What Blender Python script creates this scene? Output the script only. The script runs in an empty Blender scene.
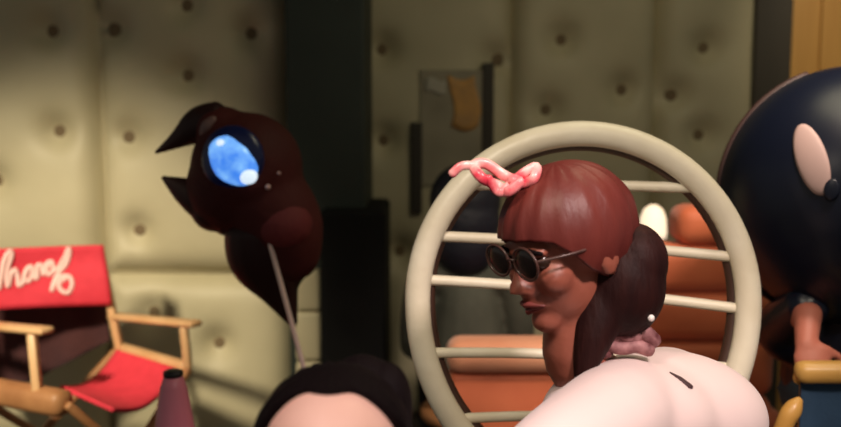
import bpy, bmesh, math, random
from mathutils import Vector as V, Matrix, noise

random.seed(4)
S = bpy.context.scene
C = S.collection
PI = math.pi

# ------------------------------------------------------------------ camera
F = 900.0
CAMZ, PITCH = 1.33, math.radians(6.0)
cd = bpy.data.cameras.new('camera')
cd.sensor_width = 36.0
cd.lens = 36.0 * F / 841.0
cd.clip_start = 0.02
cd.dof.use_dof = True
cd.dof.focus_distance = 1.55
cd.dof.aperture_fstop = 2.2
cam = bpy.data.objects.new('camera', cd)
C.objects.link(cam)
cam.location = (0, 0, CAMZ)
cam.rotation_euler = (PI / 2 - PITCH, 0, 0)
S.camera = cam

# ------------------------------------------------------------------ world, lamps, exposure
W = bpy.data.worlds.new('world')
S.world = W
W.use_nodes = True
W.node_tree.nodes['Background'].inputs[0].default_value = (0.95, 0.9, 0.78, 1)
W.node_tree.nodes['Background'].inputs[1].default_value = 0.16
S.view_settings.view_transform = 'Standard'
S.view_settings.look = 'None'
S.view_settings.exposure = 0.0
S.view_settings.gamma = 1.0


def light(name, kind, loc, target, energy, col, size=0.3, angle=60, blend=0.6):
    d = bpy.data.lights.new(name, kind)
    d.energy = energy
    d.color = col
    if kind == 'SPOT':
        d.spot_size = math.radians(angle)
        d.spot_blend = blend
        d.shadow_soft_size = size
    elif kind == 'AREA':
        d.shape = 'DISK'
        d.size = size
    else:
        d.shadow_soft_size = size
    o = bpy.data.objects.new(name, d)
    C.objects.link(o)
    o.location = loc
    o.rotation_euler = (V(target) - V(loc)).to_track_quat('-Z', 'Y').to_euler()
    return o


light('spot_chair', 'SPOT', (-1.75, 0.45, 2.55), (-1.36, 3.6, 0.26), 600, (1.0, 0.86, 0.62), 0.14, 38, 0.8)
light('spot_shirt', 'SPOT', (0.70, 0.30, 2.2), (0.34, 1.35, 0.85), 120, (1.0, 0.81, 0.76), 0.10, 44, 0.7)
light('spot_forehead', 'SPOT', (-0.35, 0.1, 2.0), (-0.1, 0.95, 0.9), 60, (1.0, 0.82, 0.75), 0.06, 30, 0.6)
light('ceiling_soft', 'AREA', (0.9, 2.0, 2.62), (0.9, 2.6, 0.0), 9, (1.0, 0.90, 0.60), 0.9)  # unseen area light added to reach the room's brightness
light('spot_orange', 'SPOT', (1.1, 1.5, 2.45), (0.7, 2.6, 0.8), 140, (1.0, 0.80, 0.66), 0.12, 44, 0.8)
light('spot_hoop', 'SPOT', (-0.2, 0.5, 2.3), (0.2, 1.8, 1.2), 75, (1.0, 0.86, 0.68), 0.15, 40, 0.8)
light('spot_door', 'SPOT', (1.9, 2.6, 2.6), (1.95, 3.95, 1.75), 40, (1.0, 0.85, 0.6), 0.1, 50, 0.7)  # unseen spot added to brighten the door
light('spot_arm', 'SPOT', (0.9, 0.5, 2.0), (0.95, 2.0, 0.70), 40, (1.0, 0.85, 0.65), 0.1, 24, 0.8)


def P(px, py, Y):
    """point of the room at distance Y from the camera's wall, seen at photo position px, py"""
    u, v = (px - 420.5) / F, (213.5 - py) / F
    c, s = math.cos(PITCH), math.sin(PITCH)
    d = V((u, c + v * s, v * c - s))
    return V((0, 0, CAMZ)) + d * (Y / d.y)


def px2m(n, Y):
    return n / F * Y


# ------------------------------------------------------------------ materials
def mat(name, col, rough=0.7, metal=0.0, spec=0.5, bump=0.0, bscale=60.0, col2=None, cscale=8.0, emit=0.0,
        sheen=0.0, stretch=None, coat=0.0):
    m = bpy.data.materials.new(name)
    m.use_nodes = True
    nt = m.node_tree
    b = nt.nodes['Principled BSDF']
    b.inputs['Roughness'].default_value = rough
    b.inputs['Metallic'].default_value = metal
    b.inputs['Specular IOR Level'].default_value = spec
    b.inputs['Sheen Weight'].default_value = sheen
    b.inputs['Coat Weight'].default_value = coat
    b.inputs['Base Color'].default_value = (*col, 1)
    tc = nt.nodes.new('ShaderNodeTexCoord')
    mp = nt.nodes.new('ShaderNodeMapping')
    nt.links.new(tc.outputs['Object'], mp.inputs[0])
    if stretch:
        mp.inputs['Scale'].default_value = stretch
    if col2:
        n = nt.nodes.new('ShaderNodeTexNoise')
        n.inputs['Scale'].default_value = cscale
        n.inputs['Detail'].default_value = 4
        nt.links.new(mp.outputs[0], n.inputs['Vector'])
        r = nt.nodes.new('ShaderNodeValToRGB')
        r.color_ramp.elements[0].position = 0.35
        r.color_ramp.elements[1].position = 0.68
        r.color_ramp.elements[0].color = (*col, 1)
        r.color_ramp.elements[1].color = (*col2, 1)
        nt.links.new(n.outputs['Fac'], r.inputs[0])
        nt.links.new(r.outputs[0], b.inputs['Base Color'])
        if emit:
            nt.links.new(r.outputs[0], b.inputs['Emission Color'])
    if emit:
        if not col2:
            b.inputs['Emission Color'].default_value = (*col, 1)
        b.inputs['Emission Strength'].default_value = emit
    if bump:
        n = nt.nodes.new('ShaderNodeTexNoise')
        n.inputs['Scale'].default_value = bscale
        n.inputs['Detail'].default_value = 5
        nt.links.new(mp.outputs[0], n.inputs['Vector'])
        bp = nt.nodes.new('ShaderNodeBump')
        bp.inputs['Strength'].default_value = bump
        bp.inputs['Distance'].default_value = 0.01
        nt.links.new(n.outputs['Fac'], bp.inputs['Height'])
        nt.links.new(bp.outputs[0], b.inputs['Normal'])
    return m


M = {}
M['pad'] = mat('padded_vinyl', (0.47, 0.42, 0.27), 0.55, bump=0.15, bscale=14, col2=(0.54, 0.485, 0.32), cscale=3)
M['button'] = mat('button_cloth', (0.17, 0.12, 0.065), 0.8)
M['green'] = mat('dark_green_paint', (0.016, 0.024, 0.018), 0.65, bump=0.05, bscale=20, col2=(0.022, 0.032, 0.024), cscale=4)
M['pillarshade'] = mat('shaded_pillar', (0.006, 0.006, 0.006), 0.8, spec=.2)
M['darkpost'] = mat('dark_wood', (0.03, 0.024, 0.016), 0.6, bump=0.1, bscale=10, col2=(0.042, 0.033, 0.021), stretch=(1, 1, .1))
M['doorwood'] = mat('tan_wood', (0.52, 0.26, 0.06), 0.5, bump=0.1, bscale=12, col2=(0.60, 0.32, 0.08), stretch=(3, 1, .2))
M['floor'] = mat('floor_carpet', (0.035, 0.026, 0.02), 0.95, bump=0.4, bscale=200, col2=(0.05, 0.036, 0.026), cscale=30)
M['ceil'] = mat('ceiling_paint', (0.25, 0.24, 0.2), 0.9)
M['red'] = mat('red_canvas', (0.66, 0.03, 0.055), 0.75, bump=0.12, bscale=180, col2=(0.74, 0.04, 0.07), cscale=20)
M['letter'] = mat('pale_lettering', (0.93, 0.62, 0.58), 0.7)
M['wood'] = mat('honey_wood', (0.58, 0.33, 0.15), 0.4, bump=0.1, bscale=25, col2=(0.68, 0.43, 0.22), cscale=9, stretch=(1, 1, .2))
M['wood2'] = mat('amber_wood', (0.58, 0.30, 0.07), 0.35, bump=0.1, bscale=25, col2=(0.70, 0.40, 0.12), cscale=9, stretch=(.3, 1, 1))
M['brownwood'] = mat('brown_wood', (0.30, 0.13, 0.05), 0.5, bump=0.1, bscale=25, col2=(0.42, 0.20, 0.08), cscale=9)
M['darkshade'] = mat('maroon_shade', (0.045, 0.010, 0.012), 0.9, bump=0.3, bscale=40, col2=(0.065, 0.016, 0.016), sheen=.2)
M['pinkglass'] = mat('pink_plastic', (0.72, 0.20, 0.28), 0.3, col2=(0.80, 0.26, 0.34), cscale=3, coat=.3)
M['black'] = mat('black_plastic', (0.008, 0.007, 0.008), 0.5)
M['maroon'] = mat('maroon_plush', (0.055, 0.009, 0.008), 0.7, spec=.25, bump=0.35, bscale=30, col2=(0.075, 0.012, 0.011), cscale=5)
M['throat'] = mat('red_throat_plush', (0.14, 0.024, 0.026), 0.7, spec=.25, bump=0.3, bscale=30)
M['beak'] = mat('dark_beak', (0.024, 0.007, 0.007), 0.55, spec=.3, bump=0.1, bscale=12)
M['cere'] = mat('pale_cere', (0.20, 0.11, 0.10), 0.5)
M['eyering'] = mat('blue_eye_ring', (0.006, 0.014, 0.09), 0.3)
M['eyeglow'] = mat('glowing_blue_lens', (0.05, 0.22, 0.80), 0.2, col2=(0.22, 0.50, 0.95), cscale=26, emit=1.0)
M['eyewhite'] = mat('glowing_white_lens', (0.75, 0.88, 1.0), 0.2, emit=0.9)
M['stud'] = mat('pink_stud', (0.75, 0.48, 0.45), 0.3)
M['rod'] = mat('pale_rod', (0.80, 0.60, 0.54), 0.35)
M['cream'] = mat('cream_cane', (0.74, 0.66, 0.50), 0.4, bump=0.15, bscale=30, col2=(0.82, 0.75, 0.60), cscale=10)
M['caneshade'] = mat('shaded_cane', (0.05, 0.02, 0.012), 0.5)
M['skin_brown'] = mat('brown_skin', (0.27, 0.075, 0.048), 0.45, bump=0.06, bscale=120, col2=(0.32, 0.095, 0.06), cscale=9)
M['skin_pale'] = mat('pale_skin', (0.78, 0.45, 0.36), 0.5, bump=0.05, bscale=120, col2=(0.84, 0.52, 0.43), cscale=9)
M['skin_red'] = mat('ruddy_skin', (0.50, 0.16, 0.11), 0.5, bump=0.05, bscale=120)
M['auburn'] = mat('auburn_hair', (0.105, 0.018, 0.015), 0.45, spec=.3, bump=0.12, bscale=26, col2=(0.14, 0.026, 0.02), cscale=6, stretch=(3, 3, 1))
M['darkauburn'] = mat('dark_hair', (0.016, 0.004, 0.004), 0.6, spec=.15, bump=0.3, bscale=24, col2=(0.028, 0.007, 0.006), cscale=12, stretch=(4, 4, 1))
M['blackhair'] = mat('black_hair', (0.005, 0.0025, 0.003), 0.7, spec=.08, bump=0.3, bscale=30, stretch=(6, 1, 1))
M['shirt'] = mat('pale_pink_shirt', (0.88, 0.68, 0.65), 0.8, bump=0.12, bscale=14, col2=(0.92, 0.74, 0.71), cscale=4, sheen=.2)
M['tagdark'] = mat('dark_mark', (0.05, 0.015, 0.018), 0.6)
M['lens'] = mat('dark_lens', (0.02, 0.014, 0.014), 0.2)
M['frame'] = mat('glasses_frame', (0.07, 0.03, 0.024), 0.35)
M['lip'] = mat('lip', (0.20, 0.04, 0.035), 0.45)
M['eye'] = mat('eye_white', (0.75, 0.7, 0.65), 0.25)
M['iris'] = mat('iris', (0.03, 0.015, 0.01), 0.2)
M['ribbon'] = mat('pink_red_ribbon', (0.75, 0.05, 0.09), 0.3, col2=(0.92, 0.55, 0.52), cscale=28)
M['scarf'] = mat('patterned_scarf', (0.10, 0.015, 0.02), 0.7, col2=(0.60, 0.30, 0.30), cscale=30)
M['pearl'] = mat('pearl', (0.9, 0.85, 0.8), 0.2)
M['jacket'] = mat('grey_green_jacket', (0.055, 0.058, 0.043), 0.8, bump=0.3, bscale=20, col2=(0.085, 0.088, 0.066), cscale=6)
M['navyhair'] = mat('blue_black_hair', (0.008, 0.009, 0.018), 0.55, bump=0.4, bscale=40)
M['trouser'] = mat('dark_trousers', (0.012, 0.010, 0.010), 0.85)
M['orange'] = mat('rust_upholstery', (0.54, 0.12, 0.045), 0.65, bump=0.15, bscale=18, col2=(0.62, 0.155, 0.06), cscale=5, sheen=.2)
M['peach'] = mat('lit_rust_upholstery', (0.68, 0.28, 0.15), 0.65, bump=0.15, bscale=18, col2=(0.76, 0.36, 0.21), cscale=5, sheen=.2)  # rust upholstery with the light on top put into the colour
M['lamp'] = mat('lit_lamp_shade', (1.0, 0.80, 0.58), 0.6, emit=0.85)
M['brass'] = mat('dull_brass', (0.25, 0.15, 0.06), 0.4, metal=.8)
M['navy'] = mat('navy_vinyl', (0.0045, 0.0068, 0.017), 0.34, spec=.35, bump=0.05, bscale=6)
M['patch'] = mat('pale_oval_patch', (0.44, 0.30, 0.28), 0.6)
M['rim'] = mat('brown_rim', (0.035, 0.012, 0.010), 0.6)
M['blue'] = mat('blue_canvas', (0.020, 0.052, 0.11), 0.8, bump=0.15, bscale=120, col2=(0.026, 0.066, 0.135), cscale=14)
M['teal'] = mat('teal_cloth', (0.03, 0.085, 0.13), 0.8, bump=0.2, bscale=40)
M['paper'] = mat('grey_print', (0.34, 0.30, 0.21), 0.6, col2=(0.26, 0.23, 0.16), cscale=6)
M['paperorange'] = mat('orange_print', (0.62, 0.32, 0.08), 0.6, col2=(0.45, 0.25, 0.09), cscale=14)
M['papergrey'] = mat('light_grey_print', (0.42, 0.39, 0.31), 0.6)
M['boot'] = mat('shoe_leather', (0.02, 0.012, 0.01), 0.5)


# ------------------------------------------------------------------ object helpers
def link(name, me, m, parent=None, smooth=True):
    o = bpy.data.objects.new(name, me)
    C.objects.link(o)
    if m is not None:
        me.materials.clear()
        me.materials.append(m)
    if smooth:
        for p in me.polygons:
            p.use_smooth = True
    if parent is not None:
        o.parent = parent
        o.matrix_parent_inverse = Matrix.Translation(parent.location).inverted() if parent.parent is None else parent.matrix_parent_inverse.copy() @ Matrix.Identity(4)
        if parent.parent is not None:
            o.matrix_parent_inverse = Matrix.Identity(4)
            w = parent.matrix_parent_inverse
            g = parent.parent
            world = Matrix.Translation(g.location) @ w
            o.matrix_parent_inverse = world.inverted()
    return o


def obj(name, bm, m, parent=None, smooth=True, sharp=False):
    me = bpy.data.meshes.new(name)
    bmesh.ops.recalc_face_normals(bm, faces=bm.faces[:])
    bm.to_mesh(me)
    bm.free()
    return link(name, me, m, parent, smooth)


def tag(o, label=None, cat=None, group=None, kind=None):
    if label: o['label'] = label
    if cat: o['category'] = cat
    if group: o['group'] = group
    if kind: o['kind'] = kind
    return o


def thing(name, label, cat, loc, group=None):
    o = bpy.data.objects.new(name, None)
    C.objects.link(o)
    o.location = loc
    o.empty_display_size = 0.1
    return tag(o, label, cat, group)


def BM():
    return bmesh.new()


def spline(pts, n=8):
    """Catmull-Rom through tuples (x,y,z[,r])"""
    out = []
    k = len(pts)
    for i in range(k - 1):
        p0, p1, p2, p3 = pts[max(i - 1, 0)], pts[i], pts[i + 1], pts[min(i + 2, k - 1)]
        for j in range(n):
            t = j / n
            out.append(tuple(0.5 * (2 * b + (c - a) * t + (2 * a - 5 * b + 4 * c - d) * t * t + (3 * b - a - 3 * c + d) * t ** 3)
                             for a, b, c, d in zip(p0, p1, p2, p3)))
    out.append(tuple(pts[-1]))
    return out


def tube(bm, pts, rad, seg=12, closed=False, flat=1.0, flatdir=None, cap=True):
    """ringed tube through pts; rad is a number or one per point; rounded end caps"""
    P_ = [V(p[:3]) for p in pts]
    n = len(P_)
    R = [rad] * n if isinstance(rad, (int, float)) else list(rad)
    rings = []
    prev = None
    for i in range(n):
        if closed:
            t = (P_[(i + 1) % n] - P_[i - 1]).normalized()
        else:
            t = (P_[min(i + 1, n - 1)] - P_[max(i - 1, 0)])
            t = t.normalized() if t.length > 1e-9 else V((0, 0, 1))
        if flatdir is not None:
            a = V(flatdir)
            a = (a - t * a.dot(t)).normalized()
        elif prev is None:
            a = V((0, 0, 1)) if abs(t.z) < 0.9 else V((1, 0, 0))
            a = (a - t * a.dot(t)).normalized()
        else:
            a = (prev - t * prev.dot(t)).normalized()
        prev = a
        b = t.cross(a)
        rings.append([bm.verts.new(P_[i] + a * (math.cos(2 * PI * k / seg) * R[i] * flat) + b * (math.sin(2 * PI * k / seg) * R[i])) for k in range(seg)])
    for i in range(n if closed else n - 1):
        r0, r1 = rings[i], rings[(i + 1) % n]
        for k in range(seg):
            bm.faces.new((r0[k], r0[(k + 1) % seg], r1[(k + 1) % seg], r1[k]))
    if not closed and cap:
        for ring, i, j in ((rings[0], 0, 1), (rings[-1], n - 1, n - 2)):
            d = (P_[i] - P_[j])
            d = d.normalized() if d.length > 1e-9 else V((0, 0, 1))
            c = sum((v.co for v in ring), V()) / seg
            mid = [bm.verts.new(c + (v.co - c) * 0.7 + d * R[i] * 0.45) for v in ring]
            tip = bm.verts.new(c + d * R[i] * 0.7)
            for k in range(seg):
                bm.faces.new((ring[k], ring[(k + 1) % seg], mid[(k + 1) % seg], mid[k]))
                bm.faces.new((mid[k], mid[(k + 1) % seg], tip))
    return bm


def box(bm, c, size, rot=None, bev=0.0, seg=2):
    t = bmesh.new()
    bmesh.ops.create_cube(t, size=1.0)
    for v in t.verts:
        v.co = V((v.co.x * size[0], v.co.y * size[1], v.co.z * size[2]))
    if bev:
        bmesh.ops.bevel(t, geom=t.edges[:], offset=bev, segments=seg, profile=0.5, affect='EDGES')
    mtx = Matrix.Translation(V(c)) @ (rot.to_4x4() if rot is not None else Matrix.Identity(4))
    t.transform(mtx)
    me = bpy.data.meshes.new('tmp')
    t.to_mesh(me)
    t.free()
    bm.from_mesh(me)
    bpy.data.meshes.remove(me)
    return bm


def bar(bm, a, b, w, t, up=(0, 0, 1), bev=0.006):
    """a rounded square bar from a to b"""
    a, b = V(a), V(b)
    x = (b - a).normalized()
    u = V(up)
    if abs(u.dot(x)) > 0.95: u = V((1, 0, 0))
    y = u.cross(x).normalized()
    z = x.cross(y)
    R = Matrix((x, y, z)).transposed()
    return box(bm, (a + b) / 2, ((b - a).length, w, t), R, bev)


def ball(bm, c, r, R=None, seg=24, rings=16):
    """ellipsoid, r a 3-tuple in the frame R"""
    if isinstance(r, (int, float)): r = (r, r, r)
    mtx = Matrix.Translation(V(c)) @ (R.to_4x4() if R is not None else Matrix.Identity(4)) @ Matrix.Diagonal((*r, 1))
    bmesh.ops.create_uvsphere(bm, u_segments=seg, v_segments=rings, radius=1.0, matrix=mtx)
    return bm


def lathe(bm, c, prof, seg=28):
    rings = []
    for r, z in prof:
        rings.append([bm.verts.new(V(c) + V((r * math.cos(2 * PI * k / seg), r * math.sin(2 * PI * k / seg), z))) for k in range(seg)])
    for a, b in zip(rings, rings[1:]):
        for k in range(seg):
            bm.faces.new((a[k], a[(k + 1) % seg], b[(k + 1) % seg], b[k]))
    bm.faces.new(rings[0][::-1])
    bm.faces.new(rings[-1])
    return bm


def remesh(bm, voxel, smooth_it=4, factor=0.5):
    """fuse overlapping closed shapes into one continuous surface, returned as a mesh"""
    me = bpy.data.meshes.new('fuse')
    bmesh.ops.recalc_face_normals(bm, faces=bm.faces[:])
    bm.to_mesh(me)
    bm.free()
    o = bpy.data.objects.new('fuse', me)
    C.objects.link(o)
    r = o.modifiers.new('r', 'REMESH')
    r.mode = 'VOXEL'
    r.voxel_size = voxel
    s = o.modifiers.new('s', 'SMOOTH')
    s.factor = factor
    s.iterations = smooth_it
    dg = bpy.context.evaluated_depsgraph_get()
    out = bpy.data.meshes.new_from_object(o.evaluated_get(dg))
    bpy.data.objects.remove(o)
    bpy.data.meshes.remove(me)
    return out


def cloth(bm, fn, nu, nv, thick):
    """a sheet fn(u,v)->point with real thickness"""
    g = [[fn(i / nu, j / nv) for j in range(nv + 1)] for i in range(nu + 1)]
    top, bot = [], []
    for i in range(nu + 1):
        ra, rb = [], []
        for j in range(nv + 1):
            du = g[min(i + 1, nu)][j] - g[max(i - 1, 0)][j]
            dv = g[i][min(j + 1, nv)] - g[i][max(j - 1, 0)]
            n = du.cross(dv)
            n = n.normalized() if n.length > 1e-12 else V((0, 0, 1))
            ra.append(bm.verts.new(g[i][j] + n * thick / 2))
            rb.append(bm.verts.new(g[i][j] - n * thick / 2))
        top.append(ra)
        bot.append(rb)
    for i in range(nu):
        for j in range(nv):
            bm.faces.new((top[i][j], top[i + 1][j], top[i + 1][j + 1], top[i][j + 1]))
            bm.faces.new((bot[i][j], bot[i][j + 1], bot[i + 1][j + 1], bot[i + 1][j]))
    for i in range(nu):
        bm.faces.new((top[i][0], bot[i][0], bot[i + 1][0], top[i + 1][0]))
        bm.faces.new((top[i][nv], top[i + 1][nv], bot[i + 1][nv], bot[i][nv]))
    for j in range(nv):
        bm.faces.new((top[0][j], top[0][j + 1], bot[0][j + 1], bot[0][j]))
        bm.faces.new((top[nu][j], bot[nu][j], bot[nu][j + 1], top[nu][j + 1]))
    return bm


def frame_axes(fwd, up=(0, 0, 1)):
    """head frame: columns forward, left, up"""
    x = V(fwd).normalized()
    y = V(up).cross(x).normalized()
    z = x.cross(y)
    return Matrix((x, y, z)).transposed()


# ------------------------------------------------------------------ the room
YL, YM = 3.62, 3.95        # the left padded wall stands a little in front of the middle one
HT = 2.75


def pad_panel(bm, x0, x1, z0, z1, y, buttons, depth=0.085):
    """upholstered panel: pillowed towards its edges, pulled in at the buttons"""
    nx, nz = max(8, int((x1 - x0) / 0.022)), max(8, int((z1 - z0) / 0.022))

    def h(x, z):
        e = min(x - x0, x1 - x, z - z0, z1 - z)
        d = depth * (1 - math.exp(-max(e, 0) / 0.034))
        for bx, bz in buttons:
            r = math.hypot(x - bx, z - bz)
            d -= 0.056 * math.exp(-(r / 0.062) ** 2) + 0.016 * math.exp(-(r / 0.14) ** 2)
        d += 0.006 * noise.noise(V((x * 3, z * 3, 1.7)))
        return max(d, 0.0)

    vs = [[bm.verts.new((x0 + (x1 - x0) * i / nx, y - h(x0 + (x1 - x0) * i / nx, z0 + (z1 - z0) * j / nz), z0 + (z1 - z0) * j / nz)) for j in range(nz + 1)] for i in range(nx + 1)]
    for i in range(nx):
        for j in range(nz):
            bm.faces.new((vs[i][j], vs[i + 1][j], vs[i + 1][j + 1], vs[i][j + 1]))
    return h


def pad_wall(name, panels, y):
    """one wall: a backing slab plus its padded panels in one mesh, the buttons as children"""
    bm = BM()
    xs = [p[0] for p in panels] + [p[1] for p in panels]
    box(bm, ((min(xs) + max(xs)) / 2, y + 0.06, HT / 2), (max(xs) - min(xs), 0.12, HT))
    bb = []
    for x0, x1, z0, z1, buttons in panels:
        h = pad_panel(bm, x0, x1, z0, z1, y, buttons)
        bb += [(x, y - h(x, z), z) for x, z in buttons]
    o = tag(obj(name, bm, M['pad']), kind='structure')
    for c in bb:
        b = BM()
        ball(b, V(c) + V((0, -0.002, 0)), (0.036, 0.010, 0.044), seg=16, rings=10)
        obj('button', b, M['button'], o)
    return o


def xz(px, py, y):
    p = P(px, py, y)
    return p.x, p.z


seam_x = xz(106, 213, YL)[0]
seam_z = xz(170, 272, YL)[1]
edge_x = xz(292, 213, YL)[0]
lb = [xz(*q, YL) for q in ((55, 32), (62, 131))]
rb = [xz(*q, YL) for q in ((118, 30), (190, 76), (252, 34), (132, 137), (142, 229), (189, 6))]
lowb = [xz(*q, YL) for q in ((156, 311), (221, 341), (180, 395))]
pad_wall('wall_left', [
    (-3.2, seam_x - .006, seam_z + .008, HT, lb + [xz(-40, 80, YL), xz(0, 180, YL)]),
    (seam_x + .006, edge_x, seam_z + .008, HT, rb),
    (-3.2, seam_x - .006, 0.0, seam_z - .008, [xz(20, 340, YL)]),
    (seam_x + .006, edge_x, 0.0, seam_z - .008, lowb)], YL)
mx0, mx1, mx2, mx3 = xz(362, 100, YM)[0] - .12, xz(511, 60, YM)[0], xz(654, 80, YM)[0], xz(770, 80, YM)[0]
pad_wall('wall_back', [
    (mx0, mx1, 0, HT, [xz(*q, YM) for q in ((382, 50), (384, 140), (495, 60), (400, 250))]),
    (mx1, mx2, 0, HT, [xz(*q, YM) for q in ((560, 40), (620, 90), (545, 110), (600, 200))]),
    (mx2, mx3, 0, HT, [xz(*q, YM) for q in ((702, 48), (697, 135), (672, 95))])], YM)

b = BM()
box(b, ((-3.2 + 4.0) / 2, 1.2, -0.05), (7.4, 6.4, 0.1))
tag(obj('floor', b, M['floor'], smooth=False), kind='structure')
b = BM()
box(b, (0.4, 2.6, HT + 0.06), (7.4, 3.6, 0.1))
tag(obj('ceiling', b, M['ceil'], smooth=False), kind='structure')

# dark green pillar between the two padded walls
xl, xr = xz(290, 120, 3.45)[0], xz(367, 150, 3.45)[0]
b = BM()
box(b, ((xl + xr) / 2, 3.60, HT / 2), (xr - xl, 0.50, HT), bev=0.012)
tag(obj('trim_1', b, M['green'], smooth=False), kind='structure')
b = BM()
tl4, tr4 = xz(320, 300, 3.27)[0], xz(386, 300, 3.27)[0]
box(b, ((tl4 + tr4) / 2, 3.52, 0.50), (tr4 - tl4, 0.50, 1.0), bev=0.02)  # lower part of the pillar, its shade put into a near-black colour
tag(obj('trim_4', b, M['pillarshade'], smooth=False), kind='structure')
# narrow padded strip of three pieces beside the pillar
b = BM()
yq = 3.30
sx0, sx1 = xz(295, 330, yq)[0], xz(321, 330, yq)[0]
zs = [0.0, 0.35, xz(310, 362, yq)[1], xz(310, 312, yq)[1], xz(310, 270, yq)[1]]
for z0, z1 in zip(zs, zs[1:]):
    box(b, ((sx0 + sx1) / 2, yq + 0.05, (z0 + z1) / 2), (sx1 - sx0, 0.10, z1 - z0 - 0.004), bev=0.016, seg=3)
tag(obj('trim_2', b, M['pad']), kind='structure')
# dark post at the right end of the wall and the tan door beside it
b = BM()
p0, p1 = xz(752, 100, 3.85)[0], xz(791, 60, 3.85)[0]
box(b, ((p0 + p1) / 2, 3.92, HT / 2), (p1 - p0, 0.16, HT), bev=0.01)
tag(obj('trim_3', b, M['darkpost'], smooth=False), kind='structure')
d = tag(obj('door_1', box(BM(), (p1 + 0.46, 3.95, 1.15), (0.92, 0.05, 2.3), bev=0.004), M['doorwood'], smooth=False), kind='structure')
for zz, hh in ((0.62, 0.8), (1.65, 0.8)):
    obj('door_panel', box(BM(), (p1 + 0.46, 3.92, zz), (0.62, 0.02, hh), bev=0.008), M['doorwood'], d, smooth=False)
b = BM()
ball(b, (p1 + 0.84, 3.88, 1.0), 0.03)
tube(b, [(p1 + 0.84, 3.88, 1.0), (p1 + 0.84, 3.93, 1.0)], 0.012)
obj('door_knob', b, M['brass'], d)
b = BM()
box(b, (p1 + 0.46, 4.02, HT / 2), (2.6, 0.08, HT))
tag(obj('wall_right', b, M['darkpost'], smooth=False), kind='structure')

# wall print
pc = P(452, 128, YM - 0.088)
t = thing('wall_poster', 'grey and orange print hanging on the padded wall above the cream hoop', 'poster', pc)
w_, h_ = px2m(62, YM), px2m(112, YM)
obj('sheet', box(BM(), pc, (w_, 0.012, h_), bev=0.003), M['paper'], t, smooth=False)
b = BM()
cloth(b, lambda u, v: pc + V((w_ * (-0.02 + 0.42 * u + 0.05 * math.sin(v * 5)), -0.009, h_ * (0.02 + 0.44 * v - 0.05 * math.sin(u * 3)))), 8, 8, 0.004)
obj('orange_figure', b, M['paperorange'], t)
b = BM()
cloth(b, lambda u, v: pc + V((w_ * (-0.42 + 0.32 * u), -0.009, h_ * (0.30 + 0.12 * v + .02 * math.sin(u * 6)))), 6, 6, 0.004)
obj('grey_figure', b, M['papergrey'], t)
obj('side_rail', box(BM(), pc + V((w_ * .56, 0.01, .0)), (0.05, 0.05, h_ * 1.12), bev=0.006), M['darkpost'], t, smooth=False)
obj('side_rail', box(BM(), pc + V((-w_ * .56, 0.01, -h_ * .35)), (0.05, 0.05, h_ * .8), bev=0.006), M['darkpost'], t, smooth=False)


# ------------------------------------------------------------------ people
def hand(bm, wrist, fdir, palm_n, side, curl=0.5):
    """palm, four unequal bent fingers and a thumb off the side of the palm"""
    x = V(fdir).normalized()
    n = V(palm_n)
    n = (n - x * n.dot(x)).normalized()
    s = n.cross(x) * side
    w = V(wrist)
    R = Matrix((x, s, n)).transposed()
    ball(bm, w + x * 0.045, (0.055, 0.040, 0.017), R, 16, 12)
    for k, (off, ln) in enumerate(((-0.028, 0.066), (-0.009, 0.078), (0.010, 0.073), (0.028, 0.056))):
        p = w + x * 0.085 + s * off
        pts = [w + x * 0.05 + s * off * .8]
        a = 0.15
        pts.append(p)
        for f in (0.45, 0.32, 0.23):
            d_ = x * math.cos(a) + n * math.sin(a)
            p = p + d_ * ln * f
            pts.append(p)
            a += curl
        tube(bm, pts, [0.0095, 0.0095, 0.0088, 0.008, 0.0072], 10)
    p = w + x * 0.02 - s * 0.03
    t1 = p + (x * .55 - s * .75 + n * .35).normalized() * 0.04
    t2 = t1 + (x * .85 - s * .25 + n * .4).normalized() * 0.03
    tube(bm, [w + x * 0.015 - s * 0.012, p, t1, t2], [0.014, 0.0125, 0.0105, 0.009], 10)


def head(bm, c, R, k=1.0):
    """skull, jaw, brow, nose, cheeks, lips' swell, chin and ears around centre c (frame R: forward, left, up)"""
    def q(x, y, z): return V(c) + R @ (V((x, y, z)) * k)
    def e(p, r): ball(bm, q(*p), tuple(a * k for a in r), R)
    e((-0.008, 0, 0.025), (0.096, 0.074, 0.090))
    e((0.018, 0, -0.045), (0.066, 0.056, 0.072))
    e((0.066, 0, -0.092), (0.024, 0.026, 0.020))
    e((0.080, 0, 0.020), (0.016, 0.052, 0.012))
    for s in (1, -1):
        e((0.060, s * 0.036, -0.024), (0.028, 0.024, 0.026))
        e((-0.008, s * 0.076, -0.012), (0.020, 0.009, 0.031))
    tube(bm, [q(0.078, 0, 0.012), q(0.096, 0, -0.014), q(0.109, 0, -0.030), q(0.088, 0, -0.036)], [0.009 * k, 0.010 * k, 0.013 * k, 0.011 * k], 10)
    for s in (1, -1):
        e((0.094, s * 0.013, -0.034), (0.011, 0.009, 0.008))
    e((0.080, 0, -0.058), (0.017, 0.026, 0.014))


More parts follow.
